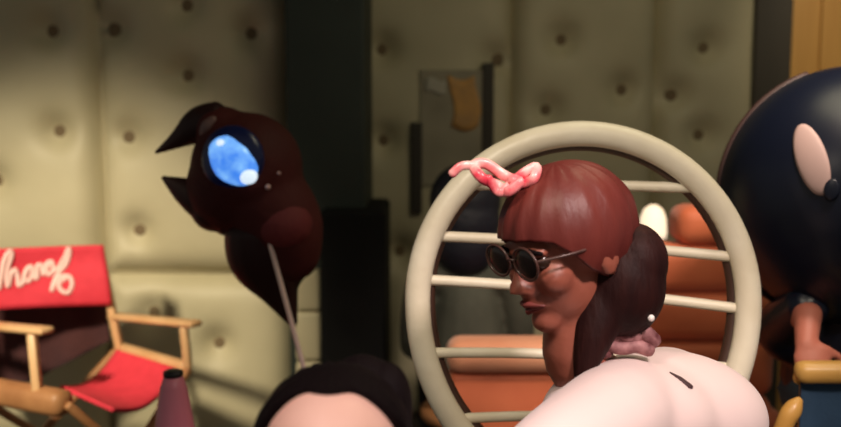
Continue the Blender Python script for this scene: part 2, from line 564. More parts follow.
def face_parts(body, c, R, k=1.0, lipmat='lip'):
    def q(x, y, z): return V(c) + R @ (V((x, y, z)) * k)
    for s in (1, -1):
        b = BM()
        ball(b, q(0.074, s * 0.032, 0.004), 0.0135 * k, seg=16, rings=12)
        ball(b, q(0.083, s * 0.032, 0.004), (0.006 * k,) * 3, seg=12, rings=8)
        obj('eye', b, M['iris'], body)
        b = BM()
        tube(b, [q(0.084, s * 0.050, 0.020), q(0.093, s * 0.034, 0.025), q(0.092, s * 0.016, 0.021)], [0.003 * k, 0.0045 * k, 0.0035 * k], 8)
        obj('eyebrow', b, M['blackhair'], body)
    b = BM()
    tube(b, [q(0.082, 0.024, -0.062), q(0.096, 0.008, -0.057), q(0.097, 0, -0.059), q(0.096, -0.008, -0.057), q(0.082, -0.024, -0.062)], [0.002, 0.005, 0.005, 0.005, 0.002], 8)
    tube(b, [q(0.082, 0.022, -0.064), q(0.095, 0.0, -0.069), q(0.082, -0.022, -0.064)], [0.002, 0.006, 0.002], 8)
    obj('mouth', b, M[lipmat], body)


def limb(bm, pts, rad, n=5):
    s = spline([(*V(p), r) for p, r in zip(pts, rad)], n)
    tube(bm, [q[:3] for q in s], [q[3] for q in s], 16)


def hair_cap(bm, c, R, k, face_ang=58, grow=(1.14, 1.18, 1.16), front=0.95, wav=0.006):
    """hair shell over crown, sides and nape, open over the face; a closed thick mesh"""
    nu, nv = 56, 30
    def shape(t, ph, g):
        # t 0 top .. pi bottom, ph around from forward
        d_ = V((math.sin(t) * math.cos(ph), math.sin(t) * math.sin(ph), math.cos(t)))
        p = V((-0.008 + d_.x * 0.096 * g[0], d_.y * 0.074 * g[1], 0.025 + d_.z * 0.090 * g[2]))
        return p
    top, bot = [], []
    for i in range(nu):
        ph = 2 * PI * i / nu
        a = abs((ph + PI) % (2 * PI) - PI)
        fa = math.radians(face_ang)
        tmax = front + (2.35 - front) * (1 / (1 + math.exp(-(a - fa * 1.15) / 0.16)))
        ra, rb2 = [], []
        for j in range(nv + 1):
            t = tmax * j / nv
            w = wav * math.sin(ph * 17 + 3 * t) * math.sin(t) * 0.5
            g = tuple(x + w / 0.09 for x in grow)
            ra.append(V(c) + R @ (shape(t, ph, g) * k))
            rb2.append(V(c) + R @ (shape(t, ph, (0.93, 0.93, 0.93)) * k))
        top.append(ra)
        bot.append(rb2)
    tv = bm.verts.new(top[0][0])
    bv = bm.verts.new(bot[0][0])
    T = [[bm.verts.new(p) for p in r[1:]] for r in top]
    B = [[bm.verts.new(p) for p in r[1:]] for r in bot]
    for i in range(nu):
        i2 = (i + 1) % nu
        bm.faces.new((tv, T[i][0], T[i2][0]))
        bm.faces.new((bv, B[i2][0], B[i][0]))
        for j in range(nv - 1):
            bm.faces.new((T[i][j], T[i][j + 1], T[i2][j + 1], T[i2][j]))
            bm.faces.new((B[i][j], B[i2][j], B[i2][j + 1], B[i][j + 1]))
        bm.faces.new((T[i][nv - 1], B[i][nv - 1], B[i2][nv - 1], T[i2][nv - 1]))
    return bm


# ------------------------------------------------------------------ red director's chair
def chair_red():
    A = {'rb': P(112, 316, 3.10), 'rf': P(197, 324, 2.86), 'lb': P(-46, 322, 2.86), 'lf': P(48, 331, 2.62)}
    cen = (A['rb'] + A['rf'] + A['lb'] + A['lf']) / 4
    t = thing('director_chair', "red canvas director's chair with pale script on its back, by the padded wall", 'chair', (cen.x, cen.y, 0))
    # back canvas between its two posts
    tl, tr, bl, br = P(-58, 252, 2.82), P(104, 245, 3.08), P(-50, 313, 2.82), P(112, 305, 3.06)
    fn0 = (tr - tl).cross(bl - tl).normalized()
    if fn0.y > 0: fn0 = -fn0

    def back(u, v):
        p = tl.lerp(tr, u).lerp(bl.lerp(br, u), v)
        return p - fn0 * 0.035 * math.sin(PI * u) + fn0 * 0.006 * math.sin(v * 6 + u * 4)
    bc = obj('back_canvas', cloth(BM(), back, 30, 12, 0.008), M['red'], t)
    # the script on the canvas, a raised painted line
    def at(px, py):
        u = (px + 58) / (104 + 58)
        v = (py - (252 - 7 * u)) / 61
        return back(u, v) + fn0 * 0.008
    strokes = [
        [(-22, 290), (-14, 270), (-10, 258), (-15, 262), (-16, 282), (-8, 290)],
        [(-8, 290), (0, 262), (7, 252), (8, 257), (2, 272), (1, 288), (6, 275), (10, 271), (12, 277), (12, 287), (17, 284)],
        [(17, 284), (21, 272), (27, 268), (27, 276), (22, 283), (19, 279), (23, 270)],
        [(27, 276), (31, 280), (33, 268), (36, 266), (38, 270), (38, 276)],
        [(38, 276), (42, 266), (48, 263), (49, 271), (44, 276), (42, 271), (47, 264)],
        [(48, 273), (55, 268), (62, 258), (67, 249), (67, 255), (62, 266), (54, 274), (48, 283), (44, 292)],
        [(44, 292), (51, 281), (58, 277), (65, 279), (65, 287), (60, 294), (53, 291), (53, 284), (60, 280)]]
    b = BM()
    for st in strokes:
        s = spline([(*at(*q), 0) for q in st], 6)
        tube(b, [q[:3] for q in s], 0.0078, 8, flat=0.35, flatdir=fn0)
    l_ = obj('lettering', b, M['letter'], bc)
    l_['label'] = 'pale cursive script'
    # posts
    for top, mid in ((P(99, 247, 3.13), P(120, 350, 3.06)), (P(-62, 248, 2.88), P(-40, 372, 2.84))):
        obj('back_post', bar(BM(), top, mid, 0.034, 0.026), M['wood'], t)
    # arms
    for a_, b_ in ((A['rb'], A['rf']), (A['lb'], A['lf'])):
        obj('arm', bar(BM(), a_, b_, 0.052, 0.022, bev=0.009), M['wood'], t)
    sr_f, sr_b = P(188, 368, 2.88), P(119, 348, 3.08)
    sl_f, sl_b = P(66, 404, 2.56), P(-44, 384, 2.82)
    for a_, b_ in ((P(184, 327, 2.88), sr_f), (P(32, 334, 2.64), P(38, 396, 2.60))):
        obj('front_post', bar(BM(), a_, b_, 0.030, 0.026), M['wood'], t)
    obj('seat_rail', bar(BM(), sr_b, sr_f, 0.040, 0.040, bev=.012), M['wood'], t)
    obj('seat_rail', bar(BM(), sl_b, sl_f, 0.075, 0.078, bev=.025), M['brownwood'], t)
    # seat canvas, sagging between the rails
    BL, BR, FR, FL = P(60, 387, 2.74), P(120, 346, 3.08), P(178, 370, 2.88), P(112, 410, 2.52)

    def seat(u, v):
        p = BL.lerp(BR, u).lerp(FL.lerp(FR, u), v)
        return p + V((0, 0, -0.05 * math.sin(PI * u)))
    obj('seat_canvas', cloth(BM(), seat, 20, 14, 0.012), M['red'], t)
    # crossed legs, front and back, on floor bars
    def fl(p, z=0.035): return V((p.x, p.y, z))
    fr, flx, br_, bl_ = fl(sr_f), fl(sl_f), fl(sr_b), fl(V((sl_b.x, sl_b.y, 0)))
    for a_, b_ in ((sr_f, flx), (sl_f, fr), (sr_b, bl_), (sl_b, br_)):
        obj('leg', bar(BM(), a_, b_, 0.036, 0.024), M['brownwood'], t)
    for a_, b_ in ((fr, br_), (flx, bl_)):
        obj('foot_bar', bar(BM(), V((a_.x, a_.y, 0.021)), V((b_.x, b_.y, 0.021)), 0.045, 0.042), M['brownwood'], t)
    # dark sheet standing in for the shade behind the back
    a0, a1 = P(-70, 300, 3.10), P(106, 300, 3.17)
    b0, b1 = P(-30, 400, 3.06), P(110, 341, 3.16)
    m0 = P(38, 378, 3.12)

    def shade_surf(u, v):
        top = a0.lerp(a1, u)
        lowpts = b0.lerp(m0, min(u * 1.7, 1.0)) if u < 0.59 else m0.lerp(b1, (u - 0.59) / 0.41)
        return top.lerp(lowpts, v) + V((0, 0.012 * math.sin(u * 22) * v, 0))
    c = obj('shade_sheet', cloth(BM(), shade_surf, 34, 14, 0.010), M['darkshade'])
    # added only as shade, nothing holds it up
    tag(c, 'dark maroon sheet standing in for shade behind the red chair back', 'shade')
    return t


chair_red()

# pink bottle on a low round table
bp = P(173, 371, 2.15)
tz = bp.z - 0.31
tb = thing('side_table', 'low round dark table under the pink tapered bottle', 'table', (bp.x - .03, bp.y, 0))
obj('table_top', lathe(BM(), (bp.x - .03, bp.y, tz - 0.025), [(0.13, 0), (0.15, 0.004), (0.15, 0.021), (0.145, 0.025)]), M['brownwood'], tb)
obj('pedestal', lathe(BM(), (bp.x - .03, bp.y, 0.0), [(0.11, 0), (0.11, 0.015), (0.025, 0.05), (0.02, tz * .5), (0.03, tz - 0.025)]), M['brownwood'], tb)
bt = thing('pink_bottle', 'pink tapered bottle with a dark cap in front of the red chair seat', 'bottle', (bp.x, bp.y, tz))
obj('bottle_body', lathe(BM(), (bp.x, bp.y, tz), [(0.050, 0), (0.056, 0.006), (0.058, 0.05), (0.054, 0.12), (0.044, 0.20), (0.032, 0.27), (0.024, 0.295), (0.020, 0.298)]), M['pinkglass'], bt)
obj('cap', lathe(BM(), (bp.x, bp.y, tz + 0.296), [(0.021, 0), (0.024, 0.003), (0.024, 0.012), (0.018, 0.016)]), M['black'], bt)
# ------------------------------------------------------------------ beaked puppet with a lit eye
YB = 2.45
def bpx(n): return px2m(n, YB)
pr = P(300, 350, YB)
g0, g1 = P(268, 236, YB - 0.10), P(299, 350, YB - 0.02)
dirv = (g1 - g0).normalized()
gf = g0 + dirv * ((0.03 - g0.z) / dirv.z)
t = thing('bird_puppet', 'dark maroon beaked puppet with a glowing blue eye beside the dark green pillar', 'puppet', (gf.x, gf.y, 0))
b = BM()
ball(b, P(247, 168, YB), (bpx(56), bpx(54), bpx(56)))
ball(b, P(232, 186, YB), (bpx(45), bpx(44), bpx(48)))
limb(b, [P(258, 190, YB), P(282, 225, YB), P(292, 262, YB + .02)], [bpx(46), bpx(42), bpx(30)])
ball(b, P(222, 128, YB), (bpx(28), bpx(30), bpx(22)))
hd = link('head', remesh(b, 0.010, 6), M['maroon'], t)
# beak halves
b = BM()
limb(b, [P(218, 124, YB), P(199, 126, YB), P(177, 140, YB), P(155, 153, YB)], [bpx(23), bpx(19), bpx(9), bpx(2)])
ball(b, P(206, 118, YB), (bpx(16), bpx(20), bpx(13)))
link('upper_beak', remesh(b, 0.006, 3), M['beak'], t)
b = BM()
limb(b, [P(232, 208, YB), P(206, 200, YB), P(186, 191, YB), P(162, 177, YB)], [bpx(30), bpx(23), bpx(15), bpx(2)])
ball(b, P(216, 212, YB), (bpx(24), bpx(26), bpx(20)))
link('lower_beak', remesh(b, 0.006, 3), M['beak'], t)
b = BM()
limb(b, [P(214, 119, YB - bpx(25)), P(208, 127, YB - bpx(23)), P(203, 137, YB - bpx(19))], [bpx(4), bpx(7), bpx(4)])
obj('nostril', b, M['cere'], t)
# red patch of the throat
b = BM()
ball(b, P(282, 224, YB - bpx(22)), (bpx(30), bpx(24), bpx(26)))
obj('throat', b, M['throat'], t)
# eye: dark ring, kidney-shaped lens and its bright spot
ey = V((-0.12, -1, 0.02)).normalized()
e0 = P(234, 161, YB - bpx(50))
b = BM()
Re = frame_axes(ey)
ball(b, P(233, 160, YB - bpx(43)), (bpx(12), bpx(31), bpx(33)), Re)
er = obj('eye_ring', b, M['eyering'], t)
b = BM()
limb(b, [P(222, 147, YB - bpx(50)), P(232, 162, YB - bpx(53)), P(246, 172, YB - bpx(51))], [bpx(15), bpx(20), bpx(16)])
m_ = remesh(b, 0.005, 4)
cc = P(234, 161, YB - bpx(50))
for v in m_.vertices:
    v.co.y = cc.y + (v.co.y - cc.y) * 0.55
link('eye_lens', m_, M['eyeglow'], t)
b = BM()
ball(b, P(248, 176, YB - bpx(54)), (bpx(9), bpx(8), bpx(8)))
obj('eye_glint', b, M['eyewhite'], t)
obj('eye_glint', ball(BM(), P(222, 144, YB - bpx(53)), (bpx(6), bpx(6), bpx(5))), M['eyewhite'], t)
for q, r in (((268, 187), 2.6), ((279, 173), 1.6)):
    b = BM()
    ball(b, P(*q, YB - bpx(48 if q[0] == 268 else 44)), bpx(r))
    obj('stud', b, M['stud'], t)
# body: flat tapering wing-like tail
b = BM()
limb(b, [P(262, 228, YB), P(264, 258, YB + .01), P(280, 292, YB + .02), P(294, 326, YB + .02)], [bpx(38), bpx(36), bpx(20), bpx(4)])
limb(b, [P(288, 226, YB + .02), P(294, 258, YB + .03), P(294, 282, YB + .03)], [bpx(32), bpx(23), bpx(8)])
link('tail', remesh(b, 0.008, 4), M['beak'], t)
b = BM()
tube(b, [g0, gf], 0.0070, 12)
obj('rod', b, M['rod'], t)
obj('stand_base', lathe(BM(), (gf.x, gf.y, 0), [(0.15, 0), (0.15, 0.02), (0.03, 0.035), (0.015, 0.05)]), M['black'], t)

# ------------------------------------------------------------------ cream hoop-backed chair
YH = 1.82
hc = P(583, 300, YH)
t = thing('hoop_chair', 'cream round hoop-backed chair with horizontal slats behind the person in pink', 'chair', (hc.x, 1.62, 0))
hoop_px = []
rx, rz = px2m(168, YH), px2m(168, YH)
lean = 0.10
def hoop_at(a, grow=0.0, dy=0.0):
    # slightly squarish ellipse read from the photo: half-width 168 px, top at y 133, leaning back
    x = math.sin(a) * (rx + grow)
    zc = math.cos(a)
    z = zc * ((rz if zc > 0 else rz * 1.15) + grow)
    return V((hc.x + x, YH + lean * (z / rz) * .5 + dy, hc.z + z))
N = 96
obj('hoop', tube(BM(), [hoop_at(2 * PI * i / N) for i in range(N)], px2m(13, YH), 16, closed=True), M['cream'], t)
obj('shade_ring', tube(BM(), [hoop_at(2 * PI * i / N, -px2m(10, YH), 0.022) for i in range(N)], px2m(8, YH), 12, closed=True), M['caneshade'], t)  # dark ring standing in for the hoop's shadow side
def hoop_cross(y, sgn):
    """photo x where the hoop passes height y"""
    best = None
    for i in range(720):
        p = hoop_at(2 * PI * i / 720)
        if (p.x - hc.x) * sgn < 0: continue
        e = abs(p.z - y)
        if best is None or e < best[0]: best = (e, p)
    return best[1]
for yl, yr in ((186, 190), (237, 259), (280, 309), (352, 366), (414, 424), (470, 480)):
    zl, zr = P(430, yl, YH).z, P(740, yr, YH).z
    a_, b_ = hoop_cross(zl, -1), hoop_cross(zr, 1)
    a_ = a_ + (b_ - a_).normalized() * .004
    pts = []
    for i in range(13):
        u = i / 12
        p = a_.lerp(b_, u)
        p.y += 0.045 * math.sin(PI * u) + .004
        pts.append(p)
    obj('slat', tube(BM(), pts, px2m(5.5, YH), 10, flat=1.0), M['cream'], t)
zlow = hoop_at(PI).z
sz = 0.40
obj('seat', lathe(BM(), (hc.x, 1.56, sz - 0.07), [(0.24, 0), (0.265, 0.012), (0.27, 0.045), (0.25, 0.068), (0.0001, 0.07)]), M['cream'], t)
for sx in (-1, 1):
    tube(bb := BM(), [(hc.x + sx * 0.17, 1.42, sz - 0.06), (hc.x + sx * 0.20, 1.36, 0.0)], [0.02, 0.015])
    for v in bb.verts: v.co.z = max(v.co.z, 0.0)
    obj('leg', bb, M['cream'], t)
    tube(bb := BM(), [hoop_at(PI + sx * -0.55), (hc.x + sx * 0.20, 1.84, 0.30), (hc.x + sx * 0.21, 1.88, 0.0)], [0.02, 0.02, 0.015])
    for v in bb.verts: v.co.z = max(v.co.z, 0.0)
    obj('leg', bb, M['cream'], t)

# ------------------------------------------------------------------ rust armchair behind the hoop
YA = 2.75
ac = P(640, 330, YA)
t = thing('rust_armchair', 'rust orange armchair with channelled back seen through the cream hoop', 'armchair', (ac.x, YA, 0))
xa0, xa1 = P(668, 300, YA).x, P(790, 300, YA).x
ztop = P(700, 208, YA).z
zsplit = [P(700, y, YA).z for y in (206, 244, 290, 338, 392, 470)]
for k, (z1, z0) in enumerate(zip(zsplit, zsplit[1:])):
    b = BM()
    lx = 672 if k == 0 else 640
    box(b, (P(lx, 300, YA).x * .5 + P(772, 300, YA).x * .5, YA + .02, (z0 + z1) / 2), (P(772, 300, YA).x - P(lx, 300, YA).x, 0.17, z1 - z0 + .004), bev=0.045, seg=4)
    obj('back_cushion', b, M['orange'], t)
# long low arm towards the left with a rolled top
ax0, ax1 = P(446, 370, 2.55).x, P(600, 370, 2.55).x
zt = P(480, 342, 2.55).z
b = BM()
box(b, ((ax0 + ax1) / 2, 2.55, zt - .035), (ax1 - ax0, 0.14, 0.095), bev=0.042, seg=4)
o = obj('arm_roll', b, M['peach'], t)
o['label'] = 'arm top with light put into its paler peach colour'
b = BM()
box(b, ((ax0 + ax1) / 2, 2.57, (zt - .085 + .12) / 2), (ax1 - ax0 - .02, 0.12, zt - .085 - .12), bev=0.02, seg=3)
obj('arm_panel', b, M['orange'], t)
b = BM()
box(b, ((ax0 + xa1) / 2 + .02, 2.74, .28), (xa1 - ax0 - .06, 0.42, 0.30), bev=0.05, seg=4)
obj('seat_cushion', b, M['orange'], t)
for xx in (ax0 + .06, xa1 - .06):
    for yy in (2.60, 2.88):
        obj('leg', lathe(BM(), (xx, yy, 0), [(0.018, 0), (0.026, 0.14)], 16), M['brownwood'], t)

# small lit lamp behind the armchair
lp = P(653, 222, 3.10)
t = thing('small_lamp', 'small lit cream lamp above the rust armchair back', 'lamp', (lp.x, lp.y, 0))
obj('lamp_shade', lathe(BM(), (lp.x, lp.y, lp.z - .055), [(0.046, 0), (0.048, 0.02), (0.044, 0.07), (0.032, 0.100), (0.012, 0.115)]), M['lamp'], t)
obj('pole', lathe(BM(), (lp.x, lp.y, 0.0), [(0.10, 0), (0.10, 0.015), (0.012, 0.03), (0.010, lp.z - .055)]), M['brass'], t)

# ------------------------------------------------------------------ person with blue-black hair beyond the hoop
hp = P(465, 205, 3.2)
t = thing('person', 'person with dark round hair and grey-green jacket facing away behind the hoop', 'person', (hp.x + .02, 3.2, 0))
b = BM()
Rh = frame_axes((-0.15, 1, -0.1))
kk = 1.05
head(b, hp, Rh, kk)
nb = hp + V((0.01, -0.02, -0.2))
limb(b, [hp + V((0, -0.02, -0.03)), nb, nb + V((0, 0, -0.3)), V((nb.x, nb.y, 0.48))], [0.055, 0.055, 0.11, 0.14])
for s in (-1, 1):
    sh = nb + V((s * 0.15, 0, -0.07))
    el = sh + V((s * 0.04, 0.06, -0.25))
    wr = el + V((-s * 0.06, 0.20, 0.0))
    limb(b, [nb + V((s * .04, 0, -.04)), sh, el, wr], [0.05, 0.05, 0.038, 0.024])
    hand(b, wr, (-s * .2, 1, 0), (0, 0, -1), s)
    hipp = V((nb.x + s * 0.09, nb.y + .02, 0.47))
    kn = hipp + V((s * .03, 0.28, 0.0))
    limb(b, [hipp, kn, kn + V((0, 0.02, -0.40))], [0.085, 0.055, 0.038])
    limb(b, [kn + V((0, 0.0, -0.42)), kn + V((0, 0.1, -0.435))], [0.034, 0.026])
body = link('body', remesh(b, 0.009, 3), M['skin_pale'], t)
b = BM()
ball(b, hp + V((0.0, -0.015, 0.02)), (0.128, 0.135, 0.132))
ball(b, hp + V((0.0, -0.06, -0.12)), (0.115, 0.085, 0.13))
ball(b, hp + V((0.0, -0.045, -0.05)), (0.122, 0.11, 0.13))
link('hair', remesh(b, 0.008, 8), M['navyhair'], t)
b = BM()
limb(b, [nb + V((0, 0, -0.045)), nb + V((0, 0, -.1)), nb + V((0, 0, -0.3)), V((nb.x, nb.y, 0.44))], [0.07, 0.105, 0.135, 0.165])
for s in (-1, 1):
    sh = nb + V((s * 0.15, 0, -0.07))
    el = sh + V((s * 0.04, 0.06, -0.25))
    wr = el + V((-s * 0.06, 0.20, 0.0))
    limb(b, [nb + V((s * .05, 0, -.07)), sh, el, wr], [0.065, 0.066, 0.055, 0.042])
link('jacket', remesh(b, 0.010, 4), M['jacket'], t)
b = BM()
for s in (-1, 1):
    hipp = V((nb.x + s * 0.09, nb.y + .02, 0.47))
    kn = hipp + V((s * .03, 0.28, 0.0))
    limb(b, [hipp - V((0, .04, 0)), kn, kn + V((0, 0.02, -0.36))], [0.10, 0.07, 0.055])
link('trousers', remesh(b, 0.010, 3), M['trouser'], t)
st = thing('stool', 'round dark stool under the person in the grey-green jacket', 'stool', (nb.x, nb.y, 0))
obj('seat', lathe(BM(), (nb.x, nb.y, 0.25), [(0.16, 0), (0.17, 0.01), (0.17, 0.035), (0.15, 0.045)]), M['brownwood'], st)
for k in range(4):
    a = PI / 4 + k * PI / 2
    bb = BM()
    tube(bb, [(nb.x + .11 * math.cos(a), nb.y + .11 * math.sin(a), 0.255), (nb.x + .16 * math.cos(a), nb.y + .16 * math.sin(a), 0.0)], 0.014)
    for v in bb.verts: v.co.z = max(v.co.z, 0.0)
    obj('leg', bb, M['brownwood'], st)

# ------------------------------------------------------------------ person in the pale pink shirt
YC = 1.40
hc2 = P(568, 246, YC)
t = thing('person', 'person in pale pink shirt with auburn hair and dark glasses in cream hoop chair', 'person', (hc.x, 1.5, 0))
Rh = frame_axes((-0.86, -0.50, -0.26), (-0.10, 0, 1))
kk = 1.05
SH = P(640, 404, 1.46)           # middle of the shoulders
NB = P(600, 385, 1.43)
HIP = V((hc.x + .04, 1.56, 0.58))
shn, shf = P(606, 425, 1.29), P(668, 398, 1.60)
eln, elf = P(530, 480, 1.22), P(560, 480, 1.60)
wrn, wrf = V((0.14, 1.25, 0.66)), V((0.16, 1.48, 0.66))
def legs(b, extra=0.0, skin=True):
    for s, dy in ((-1, -0.10), (1, 0.09)):
        h_ = HIP + V((-.02, dy, 0.0))
        kn = V((0.05, 1.46 + dy * 1.1, 0.54))
        an = V((0.03, 1.46 + dy * 1.1, 0.07 if skin else 0.12))
        limb(b, [h_, kn, (kn + an) / 2 + V((.02, 0, .05)), an], [0.085 + extra, 0.056 + extra, 0.05 + extra, 0.034 + extra])
        if skin:
            limb(b, [an + V((.03, 0, -.03)), an + V((-.06, 0, -.038)), an + V((-.15, 0, -.045))], [0.035, 0.034, 0.022])
b = BM()
head(b, hc2, Rh, kk)
limb(b, [hc2 + Rh @ V((-0.03, 0, -0.05)), P(572, 350, 1.40), NB, SH + V((0.02, 0, -.03))], [0.052, 0.048, 0.055, 0.08])
limb(b, [SH, SH.lerp(HIP, .5) + V((.05, 0, 0)), HIP], [0.10, 0.11, 0.13])
for sh, el, wr, s in ((shn, eln, wrn, 1), (shf, elf, wrf, -1)):
    limb(b, [SH, sh, el, wr], [0.06, 0.052, 0.038, 0.025])
    hand(b, wr, (-1, .1 * s, -.25), (0, 0, -1), s)
legs(b)
body = link('body', remesh(b, 0.0065, 3), M['skin_brown'], t)
face_parts(body, hc2, Rh, kk)
# smooth hair over the crown
b = BM()
hair_cap(b, hc2, Rh, kk, 56, (1.15, 1.22, 1.13), front=1.42)
obj('hair', b, M['auburn'], t)
b = BM()
ball(b, P(622, 285, 1.40), (px2m(44, YC), px2m(44, YC), px2m(54, YC)))
ball(b, P(634, 262, 1.40), (px2m(34, YC), px2m(38, YC), px2m(40, YC)))
limb(b, [P(602, 300, 1.385), P(592, 340, 1.36), P(580, 384, 1.345)], [px2m(28, YC), px2m(20, YC), px2m(7, YC)])
o = link('hair_bundle', remesh(b, 0.006, 3), M['darkauburn'], t)
o['label'] = 'darker gathered hair at the nape'
# glasses
def hq(x, y, z): return hc2 + Rh @ (V((x, y, z)) * kk)
for s in (1, -1):
    b = BM()
    ball(b, hq(0.102, s * 0.034, 0.010), (0.004, 0.027, 0.023), Rh)
    g = obj('glasses_lens', b, M['lens'], t)
    b = BM()
    ring = [hq(0.104, s * 0.034 + 0.028 * math.cos(a), 0.010 + 0.024 * math.sin(a)) for a in [2 * PI * i / 28 for i in range(28)]]
    tube(b, ring, 0.0022, 8, closed=True)
    tube(b, [hq(0.103, s * 0.061, 0.016), hq(0.06, s * 0.080, 0.014), hq(-0.01, s * 0.084, 0.008)], 0.0022, 8)
    if s == 1:
        tube(b, [hq(0.104, 0.008, 0.014), hq(0.110, 0, 0.017), hq(0.104, -0.008, 0.014)], 0.0022, 8)
    obj('glasses_frame', b, M['frame'], t)
# shirt
b = BM()
limb(b, [P(628, 398, 1.45), SH + V((.02, 0, -.02)), SH.lerp(HIP, .5) + V((.06, 0, 0)), HIP + V((0, 0, -.03))], [0.085, 0.125, 0.16, 0.165])
ball(b, P(662, 418, 1.47), (px2m(108, 1.47), 0.13, px2m(70, 1.47)))
ball(b, P(628, 420, 1.40), (px2m(92, 1.40), 0.12, px2m(64, 1.40)))
for sh, el, wr in ((shn, eln, wrn), (shf, elf, wrf)):
    limb(b, [SH, sh, el, el.lerp(wr, .5)], [0.085, 0.083, 0.066, 0.056])
sh_o = link('shirt', remesh(b, 0.008, 20), M['shirt'], t)
dgm = sh_o.data
def nearest_surface(px, py):
    """where the sight line to px, py meets the shirt's surface"""
    o_ = V((0, 0, CAMZ))
    d_ = (P(px, py, 1.0) - o_).normalized()
    from mathutils.bvhtree import BVHTree
    bv = BVHTree.FromPolygons([v.co for v in dgm.vertices], [p.vertices for p in dgm.polygons])
    h_, n_, _, _ = bv.ray_cast(o_, d_)
    return (h_, n_) if h_ is not None else (P(px, py, 1.33), V((0, -1, .3)))
b = BM()
pp = []
for q in ((670, 373), (680, 379), (690, 387)):
    h_, n_ = nearest_surface(*q)
    pp.append(h_ + n_ * .001)
tube(b, pp, [0.002, 0.005, 0.0065], 10, flat=.5, flatdir=nearest_surface(680, 379)[1])
obj('shirt_mark', b, M['tagdark'], sh_o)
# scarf at the nape
b = BM()
for a0_, q in enumerate([[(604, 352), (618, 334), (632, 338), (640, 330), (654, 342)], [(606, 344), (622, 348), (636, 346), (650, 350)], [(612, 330), (622, 322), (634, 320)]]):
    s = spline([(*P(x, y, 1.385 - .006 * a0_), 0) for x, y in q], 6)
    tube(b, [w[:3] for w in s], 0.0135 - .002 * a0_, 10)
obj('scarf', b, M['scarf'], t)
obj('earring', ball(BM(), P(651, 318, 1.35), 0.0055), M['pearl'], t)
b = BM()
legs(b, 0.016, False)
ball(b, HIP + V((0, 0, -.02)), (0.15, 0.17, 0.10))
link('trousers', remesh(b, 0.009, 3), M['trouser'], t)
# ribbon at the hairline: loops and two ends
b = BM()
Yr = 1.35
for q, rr in (([(520, 182), (505, 176), (486, 164), (474, 166), (482, 178), (498, 186), (507, 192), (520, 182)], .0085),
              ([(516, 180), (524, 173), (536, 167), (534, 178), (524, 183), (512, 182)], .0080),
              ([(512, 182), (502, 192), (496, 190), (488, 178)], .0070),
              ([(478, 166), (462, 166), (452, 174)], .0070)):
    s = spline([(*P(x, y, Yr + .01 * math.sin(x)), 0) for x, y in q], 6)
    tube(b, [w[:3] for w in s], rr, 10, flat=.6, flatdir=(0, 1, 0))
ball(b, P(514, 181, Yr), 0.011)
obj('ribbon', b, M['ribbon'], t)

# ------------------------------------------------------------------ dark-haired person at the front
YF = 1.02
hf = P(333, 482, YF)
t = thing('person', 'person with black hair and a top knot, pale forehead just showing at the front', 'person', (hf.x, YF + .05, 0))
Rh = frame_axes((0.0, -1, -0.12))
b = BM()
head(b, hf, Rh, 1.13)
nb = hf + V((0, 0.05, -0.19))
limb(b, [hf + V((0, .03, -.05)), nb, nb + V((0, .03, -.25)), V((nb.x, nb.y + .06, .36))], [0.054, 0.052, 0.11, 0.13])
for s in (-1, 1):
    sh = nb + V((s * 0.155, 0.02, -0.07))
    el = sh + V((s * 0.05, -0.03, -0.20))
    wr = el + V((-s * 0.07, -0.20, -0.05))
    limb(b, [nb + V((s * .04, .01, -.04)), sh, el, wr], [0.05, 0.05, 0.038, 0.024])
    hand(b, wr, (-s * .2, -1, -.2), (0, 0, -1), -s)
    h_ = V((nb.x + s * .09, nb.y + .03, .38))
    kn = V((nb.x + s * .16, nb.y - .36, .42))
    an = V((nb.x + s * .12, nb.y - .34, .07))
    limb(b, [h_, kn, an], [0.085, 0.056, 0.034])
    limb(b, [an + V((0, .03, -.03)), an + V((0, -.14, -.045))], [0.034, 0.022])
body = link('body', remesh(b, 0.0065, 3), M['skin_pale'], t)
face_parts(body, hf, Rh, 1.13)
b = BM()
hair_cap(b, hf, Rh, 1.13, 72, (1.10, 1.15, 1.07), front=0.36)
obj('hair', b, M['blackhair'], t)
b = BM()
ball(b, P(362, 388, YF + .09), (px2m(40, YF), px2m(36, YF), px2m(38, YF)))
ball(b, P(388, 408, YF + .08), (px2m(28, YF), px2m(36, YF), px2m(52, YF)))
obj_ = link('top_knot', remesh(b, 0.006, 3), M['blackhair'], t)
b = BM()
limb(b, [nb + V((0, .01, -.05)), nb + V((0, .02, -.1)), nb + V((0, .03, -.25)), V((nb.x, nb.y + .06, .36))], [0.07, 0.11, 0.135, 0.155])
for s in (-1, 1):
    sh = nb + V((s * 0.155, 0.02, -0.07))
    el = sh + V((s * 0.05, -0.03, -0.20))
    wr = el + V((-s * 0.07, -0.20, -0.05))
    limb(b, [nb + V((s * .05, .01, -.07)), sh, el, el.lerp(wr, .8)], [0.06, 0.066, 0.054, 0.040])
link('top', remesh(b, 0.009, 4), M['trouser'], t)
b = BM()
for s in (-1, 1):
    h_ = V((nb.x + s * .09, nb.y + .03, .38))
    kn = V((nb.x + s * .16, nb.y - .36, .42))
    an = V((nb.x + s * .12, nb.y - .34, .12))
    limb(b, [h_, kn, an], [0.10, 0.07, 0.05])
link('trousers', remesh(b, 0.009, 3), M['trouser'], t)
sb = thing('stool', 'low black stool under the person with the top knot', 'stool', (nb.x, nb.y + .06, 0))
obj('seat', lathe(BM(), (nb.x, nb.y + .06, 0.20), [(0.16, 0), (0.17, 0.01), (0.17, 0.03), (0.15, 0.04)]), M['black'], sb)
